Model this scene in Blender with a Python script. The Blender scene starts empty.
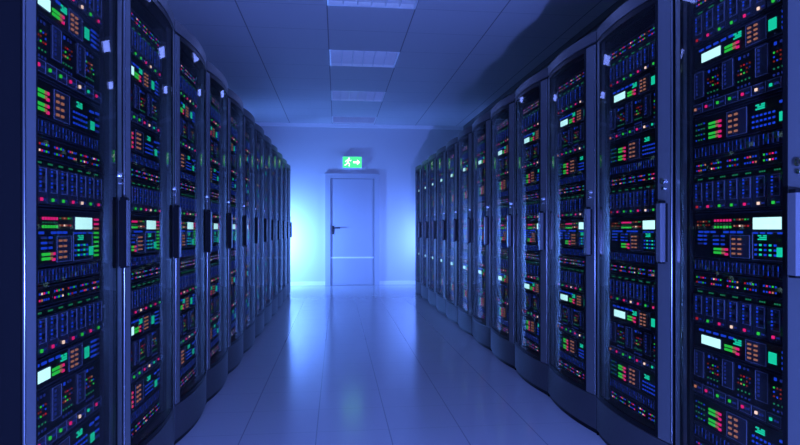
import bpy, math, random
R = math.radians
random.seed(7)
scene = bpy.context.scene
COL = scene.collection

# ------------------------------------------------------------------ helpers
def new_mat(name):
    m = bpy.data.materials.new(name); m.use_nodes = True
    nt = m.node_tree; nt.nodes.clear()
    out = nt.nodes.new('ShaderNodeOutputMaterial')
    return m, nt, out

def N(nt, kind, **kw):
    n = nt.nodes.new(kind)
    for k, v in kw.items():
        if k in n.inputs: n.inputs[k].default_value = v
        else: setattr(n, k, v)
    return n

def principled(name, col, rough=.5, metal=0., spec=.5, noise=None, bump=0.):
    m, nt, out = new_mat(name)
    p = N(nt, 'ShaderNodeBsdfPrincipled')
    p.inputs['Base Color'].default_value = (*col, 1)
    p.inputs['Roughness'].default_value = rough
    p.inputs['Metallic'].default_value = metal
    p.inputs['Specular IOR Level'].default_value = spec
    if noise:
        scale, lo, hi = noise
        tc = N(nt, 'ShaderNodeTexCoord'); nz = N(nt, 'ShaderNodeTexNoise', Scale=scale, Detail=3.)
        mr = N(nt, 'ShaderNodeMapRange'); mr.inputs['To Min'].default_value = lo; mr.inputs['To Max'].default_value = hi
        nt.links.new(tc.outputs['Object'], nz.inputs['Vector'])
        nt.links.new(nz.outputs[0], mr.inputs['Value'])
        nt.links.new(mr.outputs[0], p.inputs['Roughness'])
        if bump:
            b = N(nt, 'ShaderNodeBump', Strength=bump, Distance=.002)
            nt.links.new(nz.outputs[0], b.inputs['Height'])
            nt.links.new(b.outputs[0], p.inputs['Normal'])
    nt.links.new(p.outputs[0], out.inputs[0])
    return m

def glow(name, col, strength):
    m, nt, out = new_mat(name)
    e = N(nt, 'ShaderNodeEmission', Strength=strength)
    e.inputs['Color'].default_value = (*col, 1)
    nt.links.new(e.outputs[0], out.inputs[0])
    return m

def math_node(nt, op, a, b=None):
    n = nt.nodes.new('ShaderNodeMath'); n.operation = op
    for i, v in enumerate((a, b)):
        if v is None: continue
        if isinstance(v, (int, float)): n.inputs[i].default_value = v
        else: nt.links.new(v, n.inputs[i])
    return n.outputs[0]

def tiled(name, base, line, px, x0, wx, py, y0, wy, ystr, rough, spec=.5, rnoise=.04, ior=1.5):
    """flat tiles with thin joints laid out in metres"""
    m, nt, out = new_mat(name)
    p = N(nt, 'ShaderNodeBsdfPrincipled')
    tc = N(nt, 'ShaderNodeTexCoord'); sx = N(nt, 'ShaderNodeSeparateXYZ')
    nt.links.new(tc.outputs['Object'], sx.inputs[0])
    def joint(v, pitch, off, w):
        t = math_node(nt, 'DIVIDE', math_node(nt, 'SUBTRACT', v, off), pitch)
        f = math_node(nt, 'ABSOLUTE', math_node(nt, 'SUBTRACT', math_node(nt, 'FRACT', math_node(nt, 'ADD', t, .5)), .5))
        return math_node(nt, 'LESS_THAN', f, w / pitch / 2)
    jx = joint(sx.outputs[0], px, x0, wx)
    jy = math_node(nt, 'MULTIPLY', joint(sx.outputs[1], py, y0, wy), ystr)
    j = math_node(nt, 'MAXIMUM', jx, jy)
    mix = N(nt, 'ShaderNodeMix', data_type='RGBA')
    mix.inputs[6].default_value = (*base, 1); mix.inputs[7].default_value = (*line, 1)
    nt.links.new(j, mix.inputs[0]); nt.links.new(mix.outputs[2], p.inputs['Base Color'])
    nz = N(nt, 'ShaderNodeTexNoise', Scale=6., Detail=4.)
    nt.links.new(tc.outputs['Object'], nz.inputs['Vector'])
    mr = N(nt, 'ShaderNodeMapRange'); mr.inputs['To Min'].default_value = rough - rnoise; mr.inputs['To Max'].default_value = rough + rnoise
    nt.links.new(nz.outputs[0], mr.inputs['Value']); nt.links.new(mr.outputs[0], p.inputs['Roughness'])
    p.inputs['Specular IOR Level'].default_value = spec; p.inputs['IOR'].default_value = ior
    nt.links.new(p.outputs[0], out.inputs[0])
    return m

def glass_mat(name, tint=.84, f0=.032, rough=0.):
    m, nt, out = new_mat(name)
    lw = N(nt, 'ShaderNodeLayerWeight', Blend=.5)
    p5 = math_node(nt, 'POWER', lw.outputs['Facing'], 5.2)
    f = math_node(nt, 'ADD', math_node(nt, 'MULTIPLY', p5, .34 - f0), f0)
    path = math_node(nt, 'ADD', math_node(nt, 'MULTIPLY', math_node(nt, 'POWER', lw.outputs['Facing'], 2.), 3.), 1.)
    tr = math_node(nt, 'POWER', tint, path)     # the smoked pane swallows more the longer the way through it
    t = N(nt, 'ShaderNodeBsdfTransparent'); nt.links.new(tr, t.inputs[0])
    g = N(nt, 'ShaderNodeBsdfGlossy'); g.inputs['Roughness'].default_value = rough
    mx = N(nt, 'ShaderNodeMixShader')
    nt.links.new(f, mx.inputs[0]); nt.links.new(t.outputs[0], mx.inputs[1]); nt.links.new(g.outputs[0], mx.inputs[2])
    nt.links.new(mx.outputs[0], out.inputs[0])
    return m

class MB:
    def __init__(self): self.v = []; self.f = []; self.m = []; self.mats = []
    def mi(self, mat):
        if mat not in self.mats: self.mats.append(mat)
        return self.mats.index(mat)
    def face(self, idx, mat): self.f.append(idx); self.m.append(self.mi(mat))
    def box(self, x0, x1, y0, y1, z0, z1, mat, c=0.):
        """box; c > 0 chamfers the four edges that run along z"""
        if c > 0:
            p = [(x0+c, y0), (x1-c, y0), (x1, y0+c), (x1, y1-c), (x1-c, y1), (x0+c, y1), (x0, y1-c), (x0, y0+c)]
            return self.prism(p, z0, z1, mat)
        b = len(self.v)
        self.v += [(x0,y0,z0),(x1,y0,z0),(x1,y1,z0),(x0,y1,z0),(x0,y0,z1),(x1,y0,z1),(x1,y1,z1),(x0,y1,z1)]
        for q in ((0,3,2,1),(4,5,6,7),(0,1,5,4),(1,2,6,5),(2,3,7,6),(3,0,4,7)): self.face([b+i for i in q], mat)
    def prism(self, pts, z0, z1, mat):
        """counter-clockwise outline in x,y raised from z0 to z1"""
        b = len(self.v); n = len(pts)
        self.v += [(x, y, z0) for x, y in pts] + [(x, y, z1) for x, y in pts]
        self.face([b+i for i in reversed(range(n))], mat); self.face([b+n+i for i in range(n)], mat)
        for i in range(n):
            j = (i+1) % n
            self.face([b+i, b+j, b+n+j, b+n+i], mat)
    def cyl(self, c, axis, r, h, mat, n=16, r2=None):
        r2 = r if r2 is None else r2
        b = len(self.v)
        for k, rr in ((0, r), (h, r2)):
            for i in range(n):
                a = 2*math.pi*i/n; u, w = rr*math.cos(a), rr*math.sin(a)
                if axis == 'z': self.v.append((c[0]+u, c[1]+w, c[2]+k))
                elif axis == 'y': self.v.append((c[0]+w, c[1]+k, c[2]+u))
                else: self.v.append((c[0]+k, c[1]+u, c[2]+w))
        self.face([b+i for i in reversed(range(n))], mat); self.face([b+n+i for i in range(n)], mat)
        for i in range(n):
            j = (i+1) % n; self.face([b+i, b+j, b+n+j, b+n+i], mat)
    def add(self, other, off=(0,0,0)):
        b = len(self.v)
        self.v += [(x+off[0], y+off[1], z+off[2]) for x, y, z in other.v]
        for q, m in zip(other.f, other.m): self.face([b+i for i in q], other.mats[m])
    def mesh(self, name, smooth=False):
        me = bpy.data.meshes.new(name); me.from_pydata(self.v, [], self.f)
        for m in self.mats: me.materials.append(m)
        me.polygons.foreach_set('material_index', self.m)
        if smooth: me.polygons.foreach_set('use_smooth', [True]*len(self.f)); me.set_sharp_from_angle(angle=R(35))
        me.update(); return me

def put(name, me, parent=None, loc=(0,0,0), rz=0.):
    o = bpy.data.objects.new(name, me); COL.objects.link(o)
    o.location = loc; o.rotation_euler = (0, 0, rz)
    if parent: o.parent = parent
    return o

def tag(o, label=None, cat=None, group=None, kind=None):
    for k, v in (('label', label), ('category', cat), ('group', group), ('kind', kind)):
        if v: o[k] = v
    return o

def copy_tree(o, parent=None):
    c = o.copy(); COL.objects.link(c)
    if parent: c.parent = parent
    for ch in list(o.children): copy_tree(ch, c)
    return c

# ------------------------------------------------------------------ materials
M = {}
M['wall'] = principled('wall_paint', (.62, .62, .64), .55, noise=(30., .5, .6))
M['sidewall_shade'] = principled('side_wall_painted_shade', (.10, .10, .10), .6, noise=(30., .55, .65))  # wall colour darkened: shadow is painted in and less light bounces
M['ceiling'] = tiled('ceiling_tiles', (.58, .58, .60), (.24, .24, .26), .805, -.09, .012, .643, 5.24, .010, .45, .6, .2)
M['floor'] = tiled('floor_tiles', (.33, .33, .34), (.20, .20, .22), .385, -.107, .006, .385, 3.095, .006, .4, .16, .5, .03, 1.95)
M['trim'] = principled('white_trim', (.85, .85, .87), .35, noise=(40., .3, .4))
M['door'] = principled('door_lacquer', (.40, .41, .46), .35, noise=(25., .3, .4))
M['doorframe'] = principled('door_frame_lacquer', (.43, .44, .49), .4, noise=(25., .35, .45))
M['shadowgap'] = principled('dark_gap', (.05, .05, .07), .6, noise=(25., .55, .65))
M['stile'] = principled('rack_grey_metal', (.085, .087, .092), .36, .15, noise=(60., .28, .42))
M['plinth'] = principled('rack_plinth_metal', (.042, .042, .046), .42, .25, noise=(60., .36, .48))
M['capm'] = principled('rack_cap_metal', (.05, .05, .055), .35, .3, noise=(60., .3, .42))
M['black'] = principled('black_steel', (.012, .012, .015), .5, noise=(60., .45, .55))
M['side'] = principled('black_side_panel', (.006, .006, .007), .6, spec=.02, noise=(60., .45, .55))
M['seal_and_gap'] = principled('black_seal_and_gap', (.004, .004, .005), .4, spec=.1, noise=(60., .3, .4))
M['handle'] = principled('handle_gloss', (.16, .16, .18), .28, .5, noise=(80., .18, .26))
M['polished'] = principled('polished_strip', (.17, .175, .19), .34, 1., noise=(80., .2, .28))
M['steel'] = principled('bright_steel', (.75, .75, .78), .2, 1., noise=(80., .15, .25))
M['face'] = principled('black_faceplate', (.006, .006, .008), .35, noise=(90., .3, .42))
M['panel'] = principled('dark_blue_panel', (.030, .035, .055), .35, noise=(90., .3, .42))
M['edge'] = principled('blue_grey_trim', (.18, .20, .30), .4, noise=(90., .35, .45))
M['slot'] = principled('port_black', (.003, .003, .004), .6, noise=(90., .55, .65))
M['glass'] = glass_mat('door_glass')
LED = {
 'r': glow('led_red', (1., .03, .06), .6), 'm': glow('led_magenta', (1., .02, .26), 1.2),
 'g': glow('led_green', (.04, 1., .12), .85), 'o': glow('led_orange', (1., .36, .22), .75),
 'b': glow('led_blue', (.015, .08, 1.), .9), 'd': glow('led_dim_blue', (.03, .07, .62), .42),
 't': glow('led_teal', (.01, .80, .50), 1.2), 'e': glow('led_dim_green', (.03, .55, .28), .45),
 's': glow('led_salmon', (1., .40, .30), .50), 'w': glow('led_white', (1., .70, .60), 1.7),
 'L': glow('screen_white', (.50, .95, 1.), 2.2), 'c': glow('led_cyan', (.05, .6, 1.), 1.3),
 'x': glow('led_dim_red', (.7, .06, .06), .35),
}

# ------------------------------------------------------------------ camera
cam = bpy.data.cameras.new('camera'); co = bpy.data.objects.new('camera', cam); COL.objects.link(co)
co.location = (0, 0, 1.08); co.rotation_euler = (R(90), 0, -math.atan(63/576))
cam.sensor_width = 36; cam.lens = 576/800*36; cam.shift_y = 6.5/800; cam.clip_start = .02
scene.camera = co

# ------------------------------------------------------------------ the room
X0, X1, Y0, Y1, H = -2.05, 2.49, -3.2, 11.15, 3.10
FX0, FX1 = -.09, .715
FIX = [4.60, 6.53, 8.46, 10.39]
FD = .640
b = MB(); b.box(X0-.1, X1+.1, Y0-.1, Y1+.1, -.1, 0, M['floor']); tag(put('floor', b.mesh('floor')), kind='structure')
b = MB()
b.box(X0-.1, FX0, Y0-.1, Y1+.1, H, H+.14, M['ceiling']); b.box(FX1, X1+.1, Y0-.1, Y1+.1, H, H+.14, M['ceiling'])
ys = [Y0-.1] + [v for f in FIX for v in (f, f+FD)] + [Y1+.1]
for a, c in zip(ys[0::2], ys[1::2]): b.box(FX0, FX1, a, c, H, H+.14, M['ceiling'])
tag(put('ceiling', b.mesh('ceiling')), kind='structure')
for nm, d in (('wall_back', (X0-.1, X1+.1, Y1, Y1+.1)), ('wall_front', (X0-.1, X1+.1, Y0-.1, Y0)),
              ('wall_left', (X0-.1, X0, Y0, Y1)), ('wall_right', (X1, X1+.1, Y0, Y1))):
    b = MB(); b.box(*d, 0, H, M['wall'] if nm == 'wall_back' else M['sidewall_shade']); tag(put(nm, b.mesh(nm)), kind='structure')
DX0, DX1 = -.225, .815
for nm, a, c in (('baseboard_left', X0, DX0), ('baseboard_right', DX1, X1)):
    b = MB(); b.box(a, c, Y1-.014, Y1, 0, .065, M['trim']); b.box(a, c, Y1-.010, Y1, .065, .072, M['trim'])
    tag(put(nm, b.mesh(nm)), kind='structure')

for nm, d in (('trim_1', (X0, X1-.022, Y1-.022, Y1)), ('trim_2', (X1-.022, X1, Y0, Y1)), ('trim_3', (X0, X0+.022, Y0, Y1-.022))):
    b = MB(); b.box(*d, H-.066, H, M['trim'] if nm == 'trim_1' else M['sidewall_shade']); tag(put(nm, b.mesh(nm)), kind='structure')  # side trims take the darkened wall colour, shade included
# door in the far wall
dr = tag(put('door_1', None, None, (0, Y1, 0)), kind='structure')
fr = MB()
fr.box(DX0, DX0+.10, -.045, 0, 0, 2.05, M['doorframe']); fr.box(DX1-.10, DX1, -.045, 0, 0, 2.05, M['doorframe'])
fr.box(DX0, DX1, -.045, 0, 2.05, 2.13, M['doorframe']); fr.box(DX0-.012, DX1+.012, -.055, 0, 2.13, 2.146, M['doorframe'])
for x in (DX0+.10, DX1-.108): fr.box(x, x+.008, -.012, 0, 0, 2.05, M['shadowgap'])
fr.box(DX0+.10, DX1-.10, -.012, 0, 2.042, 2.05, M['shadowgap'])
put('door_frame', fr.mesh('door_frame'), dr)
lf = MB(); lf.box(DX0+.108, DX1-.108, -.022, 0, .006, 2.042, M['door'])
lf_o = put('door_leaf', lf.mesh('door_leaf'), dr)
k = MB(); k.box(DX0+.108, DX1-.108, -.027, -.0222, .515, .545, M['trim']); put('pale_strip', k.mesh('pale_strip'), lf_o)  # thin pale strip across the leaf
h = MB(); hx = DX0+.15
h.box(hx-.018, hx+.018, -.032, -.0222, .98, 1.14, M['black']); h.cyl((hx, -.075, 1.10), 'y', .011, .045, M['black'])
h.box(hx-.012, hx+.135, -.082, -.066, 1.088, 1.112, M['black'], .003); h.cyl((hx, -.037, 1.02), 'y', .009, .006, M['shadowgap'])
put('door_handle', h.mesh('door_handle'), lf_o)

# exit sign over the door
ex = tag(put('exit_sign', None, None, (.29, Y1, 2.36)),
         'green illuminated exit sign with running figure and arrow, above the far door', 'sign')
b = MB(); b.box(-.27, .27, -.012, 0, -.14, .17, M['wall']); put('mounting_plate', b.mesh('mounting_plate'), ex)
b = MB(); b.box(-.19, .19, -.075, -.012, -.115, .115, M['trim']); put('housing', b.mesh('housing'), ex)
b = MB(); b.box(-.178, .178, -.079, -.0752, -.103, .103, glow('sign_green', (.06, .85, .28), 1.5))
pn = put('sign_panel', b.mesh('sign_panel'), ex)
W = glow('sign_white', (.75, 1., .9), 2.6)
b = MB()
def stroke(mb, x0, z0, x1, z1, w, y0, y1, mat):
    dx, dz = x1-x0, z1-z0; L = math.hypot(dx, dz); nx, nz = -dz/L*w/2, dx/L*w/2
    p = [(x0+nx, z0+nz), (x0-nx, z0-nz), (x1-nx, z1-nz), (x1+nx, z1+nz)]
    i = len(mb.v); mb.v += [(x, y0, z) for x, z in p] + [(x, y1, z) for x, z in p]
    for q in ((0,1,2,3),(7,6,5,4),(0,4,5,1),(1,5,6,2),(2,6,7,3),(3,7,4,0)): mb.face([i+k for k in q], mat)
b.cyl((-.062, -.082, .070), 'y', .017, .0028, W, 14)
for s in ((-.070,.050,-.088,-.005,.030), (-.088,-.005,-.050,-.035,.018), (-.050,-.035,-.062,-.080,.016),
          (-.090,-.010,-.118,-.052,.018), (-.118,-.052,-.150,-.058,.015), (-.072,.045,-.035,.022,.013),
          (-.035,.022,-.018,.040,.011), (-.078,.045,-.118,.030,.013), (-.118,.030,-.128,.002,.011)):
    stroke(b, *s, -.082, -.0792, W)
stroke(b, .02, 0, .10, 0, .034, -.082, -.0792, W)
i = len(b.v); b.v += [(.095,-.082,.052),(.095,-.082,-.052),(.150,-.082,0)]; b.face([i,i+1,i+2], W)
put('pictogram', b.mesh('pictogram'), pn)

# ceiling louver lights
pan_m = principled('lamp_reflector', (.8, .8, .82), .3, .6, noise=(50., .25, .35))
blade_m = principled('louver_aluminium', (.62, .62, .66), .35, .5, noise=(50., .3, .4))
tube_m = glow('lamp_tube', (.22, .36, 1.), 2.2)
names = ['nearest the camera', 'second from the camera', 'third from the camera', 'closest to the far wall']
for i, y in enumerate(FIX):
    r = tag(put('ceiling_light', None, None, ((FX0+FX1)/2, y+FD/2, H)),
            f'recessed louvered ceiling light with a metal grid, {names[i]}', 'ceiling light', 'louvered ceiling lights')
    w, d = (FX1-FX0)/2, FD/2
    b = MB(); e = .02
    b.box(-w, w, -d, -d+e, -.004, .13, pan_m); b.box(-w, w, d-e, d, -.004, .13, pan_m)
    b.box(-w, -w+e, -d+e, d-e, -.004, .13, pan_m); b.box(w-e, w, -d+e, d-e, -.004, .13, pan_m)
    b.box(-w, w, -d, d, .13, .135, pan_m)
    put('housing', b.mesh('housing'), r)
    b = MB(); nx, ny = 6, 7
    for k in range(1, nx):
        x = -w+e+(2*w-2*e)*k/nx; b.box(x-.004, x+.004, -d+e, d-e, .002, .055, blade_m)
    for k in range(1, ny):
        yy = -d+e+(2*d-2*e)*k/ny; b.box(-w+e, w-e, yy-.003, yy+.003, .001, .056, blade_m)
    put('louver', b.mesh('louver'), r)
    for k in range(3):
        b = MB(); b.cyl((-w+.03, -d+FD*(k+.5)/3, .095), 'x', .013, 2*w-.06, tube_m, 12)
        put('lamp_tube', b.mesh('lamp_tube', True), r)

# ------------------------------------------------------------------ rack units (front plane y=0, origin at the bottom centre)
UW = .525
def q(o): return o - UW/2          # offset from the left edge -> x
def dot(b, o, v, c, w=.008, h=None, t=.003):
    h = w if h is None else h
    b.box(q(o)-w/2, q(o)+w/2, -t, .001, v-h/2, v+h/2, LED[c] if isinstance(c, str) else c)
def frame(b, o0, o1, v0, v1, mat, t=.0022, d=.003):
    b.box(q(o0), q(o1), -d, 0, v0, v0+t, mat); b.box(q(o0), q(o1), -d, 0, v1-t, v1, mat)
    b.box(q(o0), q(o0)+t, -d, 0, v0+t, v1-t, mat); b.box(q(o1)-t, q(o1), -d, 0, v0+t, v1-t, mat)
def body(h, face='face'):
    b = MB(); b.box(-UW/2, UW/2, 0, .45, 0, h, M['black'])
    b.box(-UW/2, UW/2, -.0008, .0, 0, h, M[face])
    b.box(-UW/2+.002, UW/2-.002, -.004, 0, 0, .003, M['panel'])
    b.box(-UW/2+.002, UW/2-.002, -.004, 0, h-.003, h, M['panel'])
    return b
rnd = random.Random(3)

def unit_switch(var):
    h = .057; parts = [('chassis', body(h), (0,0,0))]
    rows = ['bmbgb', 'bmobb', 'gbrmb', 'bwmbg', 'bmgbo', 'rbbgb']
    for k in range(6):
        b = MB(); o = .012+.0885*k
        b.box(q(o-.004), q(o+.068), -.0015, 0, .008, .046, M['slot'])
        top = rows[(k+var) % 6]; bot = rows[(k*2+var+3) % 6]
        for i in range(5):
            dot(b, o+.006+.0128*i, .036, top[i], .0060); dot(b, o+.006+.0128*i, .017, bot[(i+k) % 5], .0060)
        parts.append(('led_cluster', b, (0,0,0)))
    return h, parts

def unit_blades(var):
    h = .137; parts = [('chassis', body(h), (0,0,0))]
    leds = ['rmggmwgm', 'rgmwmgmg'][var]
    for k in range(8):
        b = MB(); o = .004+.0652*k
        b.box(q(o), q(o+.060), -.010, 0, .008, .114, M['panel'], 0)
        frame2 = (o+.018, o+.056, .040, .110)
        b.box(q(frame2[0]), q(frame2[1]), -.0125, -.010, .040, .0418, M['edge']); b.box(q(frame2[0]), q(frame2[1]), -.0125, -.010, .1082, .110, M['edge'])
        b.box(q(frame2[1])-.0018, q(frame2[1]), -.0125, -.010, .0418, .1082, M['edge'])
        for vz in (.052, .084): b.box(q(o+.034), q(o+.050), -.0115, -.010, vz, vz+.014, M['slot'])
        for i in range(6): b.box(q(o+.020), q(o+.0255), -.013, -.010, .043+.0112*i, .043+.0112*i+.006, LED['b' if i % 3 else 'd'])
        for i in (0, 1): b.box(q(o+.036), q(o+.040), -.0122, -.010, .069+i*.031, .0715+i*.031, LED['d'])
        b.box(q(o+.024), q(o+.033), -.014, -.010, .015, .0245, LED[leds[k]])
        for i in (0, 1): b.box(q(o+.041+.008*i), q(o+.046+.008*i), -.012, -.010, .017, .023, LED['d'])
        for i in (0, 1, 2): dot(b, o+.024+.010*i, .125, 'e', .005)
        parts.append(('server_blade', b, (0,0,0)))
    return h, parts

def bars(b, o, v, n=2, w=.062, bh=.007, gap=.013):
    for i in range(n):
        z = v+gap*i
        b.box(q(o), q(o+w*.58), -.004, 0, z, z+bh, LED['g'])
        b.box(q(o+w*.58), q(o+w*.80), -.004, 0, z, z+bh, LED['s'])
        b.box(q(o+w*.80), q(o+w), -.004, 0, z-.004*(i == 0), z+bh-.004*(i == 0), LED['m'])
def keypad(o0, o1, v0, v1):
    b = MB(); b.box(q(o0), q(o1), -.002, 0, v0, v1, M['panel']); frame(b, o0, o1, v0, v1, M['edge'])
    n = 4; cw = .0145; dv = (v1-v0-.012)/n
    for c in (0, 1):
        for r in range(n):
            oc = o0+.020+c*.030; z = v0+.006+dv*(r+.5)
            b.box(q(oc)-cw/2, q(oc)+cw/2, -.006, -.002, z-dv*.19, z+dv*.19, LED['s'])
    return b
def small_display(o, v, w=.034, hh=.018):
    b = MB(); b.box(q(o), q(o+w), -.003, 0, v, v+hh, M['panel'])
    n = 5
    for i in range(n):
        for j in range(3):
            if (i*2+j*3) % 7 != 3:
                b.box(q(o+w*(i+.08)/n), q(o+w*(i+.9)/n), -.005, -.003, v+hh*(j+.1)/3, v+hh*(j+.85)/3, LED['t'])
    return b
def lit_square(o, v, w, hh, c='t'):
    b = MB(); b.box(q(o)-.003, q(o+w)+.003, -.003, 0, v-.003, v+hh+.003, M['panel'])
    b.box(q(o), q(o+w), -.006, -.003, v, v+hh, LED[c]); return b
def screen(o, v, w, hh):
    b = MB(); b.box(q(o)-.004, q(o+w)+.004, -.004, 0, v-.004, v+hh+.004, M['panel'])
    n = 4
    for i in range(n):
        b.box(q(o)+w*i/n+.0006, q(o)+w*(i+1)/n-.0006, -.0065, -.004, v, v+hh, LED['L'])
    return b

def unit_display(var):
    h = .086; P = [('chassis', body(h), (0,0,0))]
    b = MB()
    for i in range(5): b.box(q(.034+.042*i), q(.060+.042*i), -.004, 0, .066, .074, LED['b'])
    P.append(('button_row', b, (0,0,0)))
    P.append(('display_screen', screen(.052, .020, .108, .033), (0,0,0)))
    P.append(('small_display', small_display(.228, .050, .040, .022), (0,0,0)))
    b = MB(); bars(b, .180, .020, 2, .074, .0085, .013); P.append(('level_bar', b, (0,0,0)))
    P.append(('keypad', keypad(.286, .382, .006, .080), (0,0,0)))
    P.append(('status_square', lit_square(.396, .024, .032, .036), (0,0,0)))
    b = MB()
    for i in range(4): b.box(q(.450), q(.490), -.004, 0, .014+.017*i, .021+.017*i, LED['b']); b.box(q(.498), q(.515), -.004, 0, .014+.017*i, .021+.017*i, LED['d'])
    P.append(('button_column', b, (0,0,0)))
    return h, P

def unit_disks(var):
    h = .175; P = [('chassis', body(h), (0,0,0))]
    leds = 'omggmwtm'
    for k in range(8):
        b = MB(); o = .004+.0652*k
        b.box(q(o), q(o+.058), -.008, 0, .010, .046, M['panel'])
        b.box(q(o), q(o+.058), -.0095, -.008, .044, .046, M['edge']); b.box(q(o), q(o+.058), -.0095, -.008, .010, .0112, M['edge'])
        b.box(q(o+.0565), q(o+.058), -.0095, -.008, .012, .044, M['edge'])
        b.box(q(o+.011), q(o+.0205), -.012, -.008, .023, .0325, LED[leds[k]])
        for i in (0, 1): b.box(q(o+.030+.011*i), q(o+.037+.011*i), -.010, -.008, .024, .031, LED['d'])
        P.append(('drive_tray', b, (0,0,0)))
    for o in (.008, .172, .338):
        b = MB(); b.box(q(o), q(o+.056), -.006, 0, .070, .168, M['panel'])
        for a in ((o, o+.056, .070, .0718), (o, o+.056, .1662, .168), (o, o+.0018, .0718, .1662), (o+.0542, o+.056, .0718, .1662)):
            b.box(q(a[0]), q(a[1]), -.0075, -.006, a[2], a[3], M['edge'])
        for i in range(6): b.box(q(o+.012), q(o+.020), -.0085, -.006, .083+.0135*i, .091+.0135*i, LED['d'])
        P.append(('cover_panel', b, (0,0,0)))
    pat = ['rbgd', 'xbgo', 'gdxb']
    for n, o in enumerate((.085, .250, .415)):
        b = MB()
        for r in range(3):
            for c in range(5):
                col = pat[(r+n) % 3][(c*3+r) % 4]
                if (c+r*2+n) % 5: dot(b, o+.014*c, .102+.014*r, col if (c+r) % 3 else 'x', .0052)
        dot(b, o+.006, .158, 'b', .010)
        for c in range(2): dot(b, o+.030+.018*c, .158, 'd', .008)
        P.append(('led_cluster', b, (0,0,0)))
        b = MB()
        for c in range(4): dot(b, o+.018*c, .078, 'e', .005); dot(b, o+.018*c, .058, 'd', .007)
        P.append(('led_row', b, (0,0,0)))
    return h, P

def unit_power(var):
    h = .108; P = [('chassis', body(h), (0,0,0))]
    b = MB()
    for r in range(4):
        for c in range(4): dot(b, .014+.016*c, .022+.020*r, 'e' if (r+c) % 3 else 'b', .0055)
    P.append(('led_cluster', b, (0,0,0)))
    for v in (.018, .056):
        b = MB(); bars(b, .090, v, 2, .070, .009, .014); P.append(('level_bar', b, (0,0,0)))
    P.append(('keypad', keypad(.190, .292, .008, .098), (0,0,0)))
    b = MB()
    for r in range(3):
        for c in range(6): dot(b, .322+.0185*c, .020+.018*r, 'b', .0095, .0065)
    P.append(('button_grid', b, (0,0,0)))
    P.append(('small_display', small_display(.336, .074, .042, .020), (0,0,0)))
    P.append(('status_square', lit_square(.442, .020, .029, .029), (0,0,0)))
    b = MB()
    for r in range(4):
        b.box(q(.486), q(.516), -.004, 0, .018+.021*r, .026+.021*r, LED['b'] if r % 2 else LED['d'])
    b.box(q(.440), q(.470), -.004, 0, .078, .086, LED['b'])
    P.append(('button_column', b, (0,0,0)))
    return h, P

def unit_patch(var):
    h = .044; P = [('chassis', body(h), (0,0,0))]
    for r in (0, 1):
        b = MB()
        for k in range(24):
            o = .010+.0212*k; z = .006+.018*r
            b.box(q(o), q(o+.017), -.003, 0, z, z+.0155, M['panel']); b.box(q(o+.004), q(o+.013), -.0036, -.003, z+.003, z+.011, M['slot'])
            b.box(q(o), q(o+.0022), -.0045, -.003, z, z+.0155, LED['d'] if (k+r) % 3 else LED['b'])
        P.append(('port_row', b, (0,0,0)))
    return h, P

def unit_console(var):
    h = .168; P = [('chassis', body(h), (0,0,0))]
    b = MB()
    for r, v in ((0, .137), (1, .127)):
        for c in range(5): dot(b, .024+.017*c, v-.003*r, 'xxoxe'[(c+r*2) % 5], .0055)
    P.append(('led_cluster', b, (0,0,0))); b = MB()
    for c in range(6): dot(b, .126+.0165*c, .140, 'm', .0095, .0085); dot(b, .126+.0165*c, .116, 'g', .0095, .0085)
    for c in range(6): dot(b, .126+.0165*c, .128, 'e', .004)
    P.append(('led_cluster', b, (0,0,0))); b = MB()
    for c in range(6): dot(b, .230+.0135*c, .142, 'exoxge'[c], .0055); dot(b, .230+.0135*c, .120, 'sxwsxr'[c], .006)
    P.append(('led_cluster', b, (0,0,0)))
    P.append(('display_screen', screen(.326, .108, .124, .039), (0,0,0)))
    b = MB()
    for c in range(7):
        if c != 3: b.box(q(.030+.036*c), q(.056+.036*c), -.004, 0, .094, .102, LED['b'])
    for r in range(3):
        for c, (o, w) in enumerate(((.026, .026), (.062, .014), (.116, .030), (.160, .018))):
            b.box(q(o), q(o+w), -.004, 0, .050+.015*r, .057+.015*r, LED['b'] if (r+c) % 4 else LED['d'])
    P.append(('button_row', b, (0,0,0)))
    b = MB(); bars(b, .120, .018, 2, .076, .0085, .013); P.append(('level_bar', b, (0,0,0)))
    P.append(('keypad', keypad(.208, .306, .008, .088), (0,0,0)))
    b = MB(); frame(b, .318, .462, .006, .100, M['edge'])
    for r in range(3):
        for c in range(5): dot(b, .334+.0215*c, .024+.016*r, 't' if c in (1, 3) else 'b', .0098, .0068)
    for o in (.324, .356, .388, .432): b.box(q(o), q(o+.020), -.004, 0, .0925, .0985, LED['b'])
    P.append(('button_grid', b, (0,0,0)))
    P.append(('small_display', small_display(.346, .072, .040, .018), (0,0,0)))
    P.append(('status_square', lit_square(.431, .020, .029, .030), (0,0,0)))
    b = MB()
    for r in range(9):
        b.box(q(.476), q(.508), -.005, 0, .014+.0155*r, .0215+.0155*r, LED['ggggggsmm'[r]])
    P.append(('level_bar', b, (0,0,0)))
    return h, P

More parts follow.
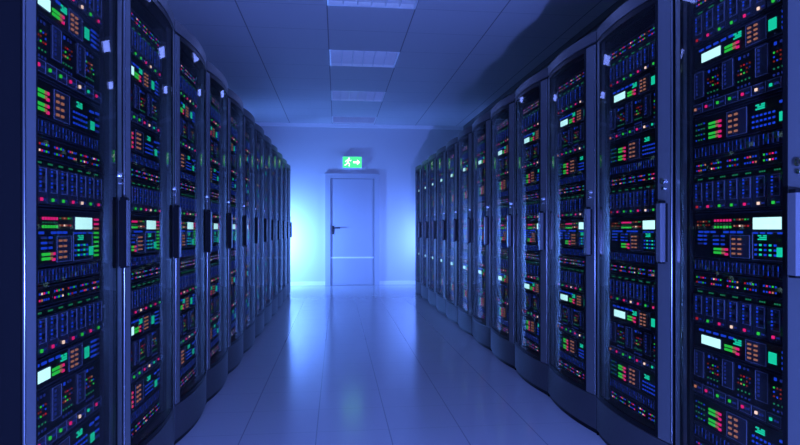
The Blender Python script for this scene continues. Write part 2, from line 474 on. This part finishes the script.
KIND = {  # short name, function, name of the object, words, category
 'F': (unit_switch, 'network_switch', 'black switch with coloured light clusters', 'network switch'),
 'G': (unit_blades, 'blade_server', 'row of upright server blades', 'server'),
 'B': (unit_display, 'display_unit', 'unit with small white screen at left', 'display unit'),
 'C': (unit_disks, 'disk_array', 'disk array with small drive trays', 'disk array'),
 'D': (unit_power, 'power_monitor', 'unit with two green-red level bars', 'power monitor'),
 'E': (unit_patch, 'patch_panel', 'thin dark panel of small ports', 'patch panel'),
 'H': (unit_console, 'control_unit', 'unit with large white screen at right', 'control unit'),
}
SEQ = 'FEDCBGFEHGFEDCBGF'                      # from the bottom
VAR = [0, 0, 0, 0, 0, 1, 2, 0, 0, 0, 4, 0, 0, 0, 0, 0, 1]
ZS = []; z = .215
cache = {}
for s, v in zip(SEQ, VAR):
    if (s, v) not in cache:
        hh, P = KIND[s][0](v)
        ms = [(n, mb.mesh(n)) for n, mb, _ in P]
        allb = MB()
        for n, mb, off in P: allb.add(mb, off)
        cache[s, v] = (hh, ms, allb.mesh(KIND[s][1]))
    ZS.append(z); z += cache[s, v][0] + .006

# ------------------------------------------------------------------ the rack itself
HW = .345; GA, GB = -.294, .258                 # opening between the two stiles
BOW = .034; NA = 40
def bow(x, s=BOW): return -s*(1-(x/HW)**2)      # the whole front is one shallow arc from edge to edge
def arc(y0, a=GA, c=GB, n=NA):
    return [(a+(c-a)*i/n, y0+bow(a+(c-a)*i/n)) for i in range(n+1)]
def ribbon(mb, y0, t, z0, z1, mat, a=GA, c=GB, n=NA):
    """bowed strip of thickness t between a and c"""
    f = arc(y0, a, c, n); n = len(f); b0 = len(mb.v)
    for x, y in f: mb.v += [(x, y, z0), (x, y, z1), (x, y+t, z1), (x, y+t, z0)]
    for k in range(n-1):
        p, r = b0+4*k, b0+4*k+4
        for e in range(4):
            g = (e+1) % 4; mb.face([p+e, p+g, r+g, r+e][::-1], mat)
    mb.face([b0, b0+1, b0+2, b0+3][::-1], mat); e = b0+4*(n-1); mb.face([e, e+1, e+2, e+3], mat)

def build_rack():
    root = put('server_rack', None)
    b = MB()
    for s in (-1, 1): b.box(min(s*HW, s*(HW-.018)), max(s*HW, s*(HW-.018)), .032, 1.0, .02, 2.10, M['side'])
    for s in (-1, 1): b.box(min(s*HW, s*(HW+.003)), max(s*HW, s*(HW+.003)), .003, .985, 0, 2.116, M['side'])
    b.box(-HW+.018, HW-.018, .98, 1.0, .02, 2.10, M['black']); b.box(-HW+.018, HW-.018, .032, .98, 2.04, 2.10, M['side'])
    b.box(-HW+.018, HW-.018, .11, .98, .17, .19, M['black'])
    b.box(-HW+.018, GA-.001, .032, .13, .20, 2.04, M['black']); b.box(GB+.001, HW-.018, .032, .13, .20, 2.04, M['black'])
    for zz in ZS:                                # support rails under every unit
        for s in (-1, 1):
            xa = -.0175+s*.262; xb = -.0175+s*.235
            b.box(min(xa, xb), max(xa, xb), .075, .50, zz-.0046, zz-.0006, M['black'])
        b.box(-HW+.018, -.0175-.262, .13, .50, zz-.0046, zz-.0006, M['black']); b.box(-.0175+.262, HW-.018, .13, .50, zz-.0046, zz-.0006, M['black'])
    put('cabinet_body', b.mesh('cabinet_body'), root)
    b = MB(); b.prism([(-HW, .03)] + arc(0, -HW, HW) + [(HW, .03)], 2.066, 2.122, M['capm'])
    b.prism([(-HW, .03)] + arc(.004, -HW, HW) + [(HW, .03)], 2.052, 2.066, M['seal_and_gap'])
    b.box(-HW, HW, .030, 1.0, 2.102, 2.118, M['capm'])
    put('top_cap', b.mesh('top_cap', True), root)
    b = MB(); b.prism([(-HW, .10)] + arc(0, -HW, HW) + [(HW, .10)], .028, .200, M['plinth'])
    put('plinth', b.mesh('plinth', True), root)
    b = MB(); b.prism([(-HW, .10)] + arc(.012, -HW, HW) + [(HW, .10)], 0, .028, M['seal_and_gap'])
    b.box(-HW, HW, .10, 1.0, 0, .02, M['seal_and_gap'])
    put('base', b.mesh('base'), root)
    b = MB()
    ribbon(b, 0, .028, .205, 2.052, M['stile'], -HW+.006, GA, 6); ribbon(b, 0, .028, .205, 2.052, M['stile'], GB, HW-.006, 8)
    ribbon(b, .002, .026, .205, 2.052, M['seal_and_gap'], -HW, -HW+.006, 2); ribbon(b, .002, .026, .205, 2.052, M['seal_and_gap'], HW-.006, HW, 2)  # black outer edges paint in the shaded gap between neighbouring racks
    for x in (-HW+.011, HW-.011): b.cyl((x, bow(x)+.0012, .215), 'z', .0036, 1.83, M['polished'], 14)
    ribbon(b, -.002, .014, 2.034, 2.052, M['seal_and_gap']); ribbon(b, -.002, .014, .205, .226, M['seal_and_gap'])
    ribbon(b, -.002, .014, .226, 2.034, M['seal_and_gap'], GB-.016, GB, 2); ribbon(b, -.001, .012, .226, 2.034, M['seal_and_gap'], GA, GA+.005, 1)
    d = put('door', b.mesh('door', True), root)
    b = MB(); ribbon(b, 0, .006, .226, 2.034, M['glass'], GA+.005, GB-.016)
    put('glass_pane', b.mesh('glass_pane', True), d)
    b = MB(); hx0, hx1 = HW-.068, HW-.024
    b.box(hx0+.004, hx1, -.040, -.016, .945, 1.185, M['handle'], .005)
    b.box(hx0, hx0+.004, -.038, -.018, .945, 1.185, M['seal_and_gap'])
    b.box(hx0+.003, hx1-.003, -.037, -.014, 1.185, 1.196, M['seal_and_gap'], .006); b.box(hx0+.004, hx1-.004, -.037, -.014, .938, .945, M['seal_and_gap'], .005)
    b.box(hx0+.001, hx1-.006, -.018, -.002, .945, 1.185, M['seal_and_gap'])
    put('handle', b.mesh('handle'), d)
    b = MB(); b.cyl(((hx0+hx1)/2, -.020, 1.275), 'y', .012, .018, M['steel'], 20, .015)
    b.box((hx0+hx1)/2-.002, (hx0+hx1)/2+.002, -.0206, -.020, 1.268, 1.282, M['slot'])
    b.cyl(((hx0+hx1)/2, -.018, 1.247), 'y', .007, .016, M['steel'], 16)
    put('lock', b.mesh('lock'), d)
    return root

ORD = ['first', 'second', 'third', 'fourth', 'fifth', 'sixth', 'seventh', 'eighth', 'ninth', 'tenth', 'eleventh', 'twelfth']
PL = {4: ['lowest', 'second-lowest', 'second-highest', 'topmost'], 3: ['lowest', 'middle', 'topmost'], 2: ['lower', 'upper'], 1: ['']}
PITCH = .70
proto = build_rack()
NEAR = 6
protos = {}
first_unit = {}
def place_rack(side, i):
    global proto
    if side == 'left': loc = (-.80, 2.262-.35+PITCH*i, 0); rz = R(90)
    else: loc = (1.352, 2.190-.35+PITCH*i, 0); rz = R(-90)
    if proto is not None: r = proto; proto = None; protos['rack'] = r
    else: r = copy_tree(protos['rack'])
    r.location = loc; r.rotation_euler = (0, 0, rz)
    where = 'nearest the camera' if i == 0 else ('at the far end' if i == 11 else f'{ORD[i]} from the camera')
    tag(r, f'tall server rack with bowed glass door, {where} in the {side} row', 'server rack', f'server racks in the {side} row')
    seen = {}
    c, s = math.cos(rz), math.sin(rz)
    for n, (kd, v) in enumerate(zip(SEQ, VAR)):
        k = seen.get(kd, 0); seen[kd] = k+1
        lx, ly = -.0175, .042
        wl = (loc[0]+lx*c-ly*s, loc[1]+lx*s+ly*c, ZS[n])
        fn, nm, words, cat = KIND[kd]
        if i < NEAR:
            key = (kd, v)
            if key in first_unit: u = copy_tree(first_unit[key])
            else:
                u = put(nm, None)
                for pn_, me in cache[key][1]: put(pn_, me, u)
                first_unit[key] = u
        else: u = put(nm, cache[kd, v][2])
        u.location = wl; u.rotation_euler = (0, 0, rz)
        pos = PL[SEQ.count(kd)][k]
        lab = f'{pos} {words} in {ORD[i]} {side} row rack from camera'.strip()
        tag(u, lab, cat, f'{cat}s in the {side} row racks')
for side in ('left', 'right'):
    for i in range(12): place_rack(side, i)

# ------------------------------------------------------------------ light
def lamp(name, loc, col, power, radius):
    l = bpy.data.lights.new(name, 'POINT'); l.energy = power; l.color = col; l.shadow_soft_size = radius
    o = bpy.data.objects.new(name, l); COL.objects.link(o); o.location = loc
from mathutils import Vector
def wash(name, loc, aim, col, power, size):
    l = bpy.data.lights.new(name, 'AREA'); l.shape = 'SQUARE'; l.size = size; l.energy = power; l.color = col
    o = bpy.data.objects.new(name, l); COL.objects.link(o); o.location = loc
    o.rotation_euler = Vector(aim).to_track_quat('-Z', 'Y').to_euler()
wash('wall_washer_left', (-1.40, 10.42, .95), (.605, .796, -.28), (.115, .29, 1.), 130, .25)
wash('wall_washer_right', (1.95, 10.45, .95), (-.73, .68, -.28), (.115, .25, 1.), 40, .25)
lamp('aisle_lamp', (.54, -.64, .72), (.135, .232, 1.), 1200, .03)
for i, y in enumerate([FIX[0]-1.93*2, FIX[0]-1.93] + FIX[:3]):
    l = bpy.data.lights.new('fixture_light', 'AREA'); l.shape = 'SQUARE'; l.size = .44; l.energy = 6; l.color = (.20, .29, 1.)
    o = bpy.data.objects.new('fixture_light', l); COL.objects.link(o); o.location = ((FX0+FX1)/2, y+FD/2, H-.012)
w = bpy.data.worlds.new('world'); scene.world = w; w.use_nodes = True
w.node_tree.nodes['Background'].inputs[0].default_value = (.02, .025, .06, 1)

scene.cycles.max_bounces = 10; scene.cycles.transparent_max_bounces = 24
scene.view_settings.view_transform = 'Standard'; scene.view_settings.look = 'None'
scene.view_settings.exposure = 0; scene.view_settings.gamma = 1
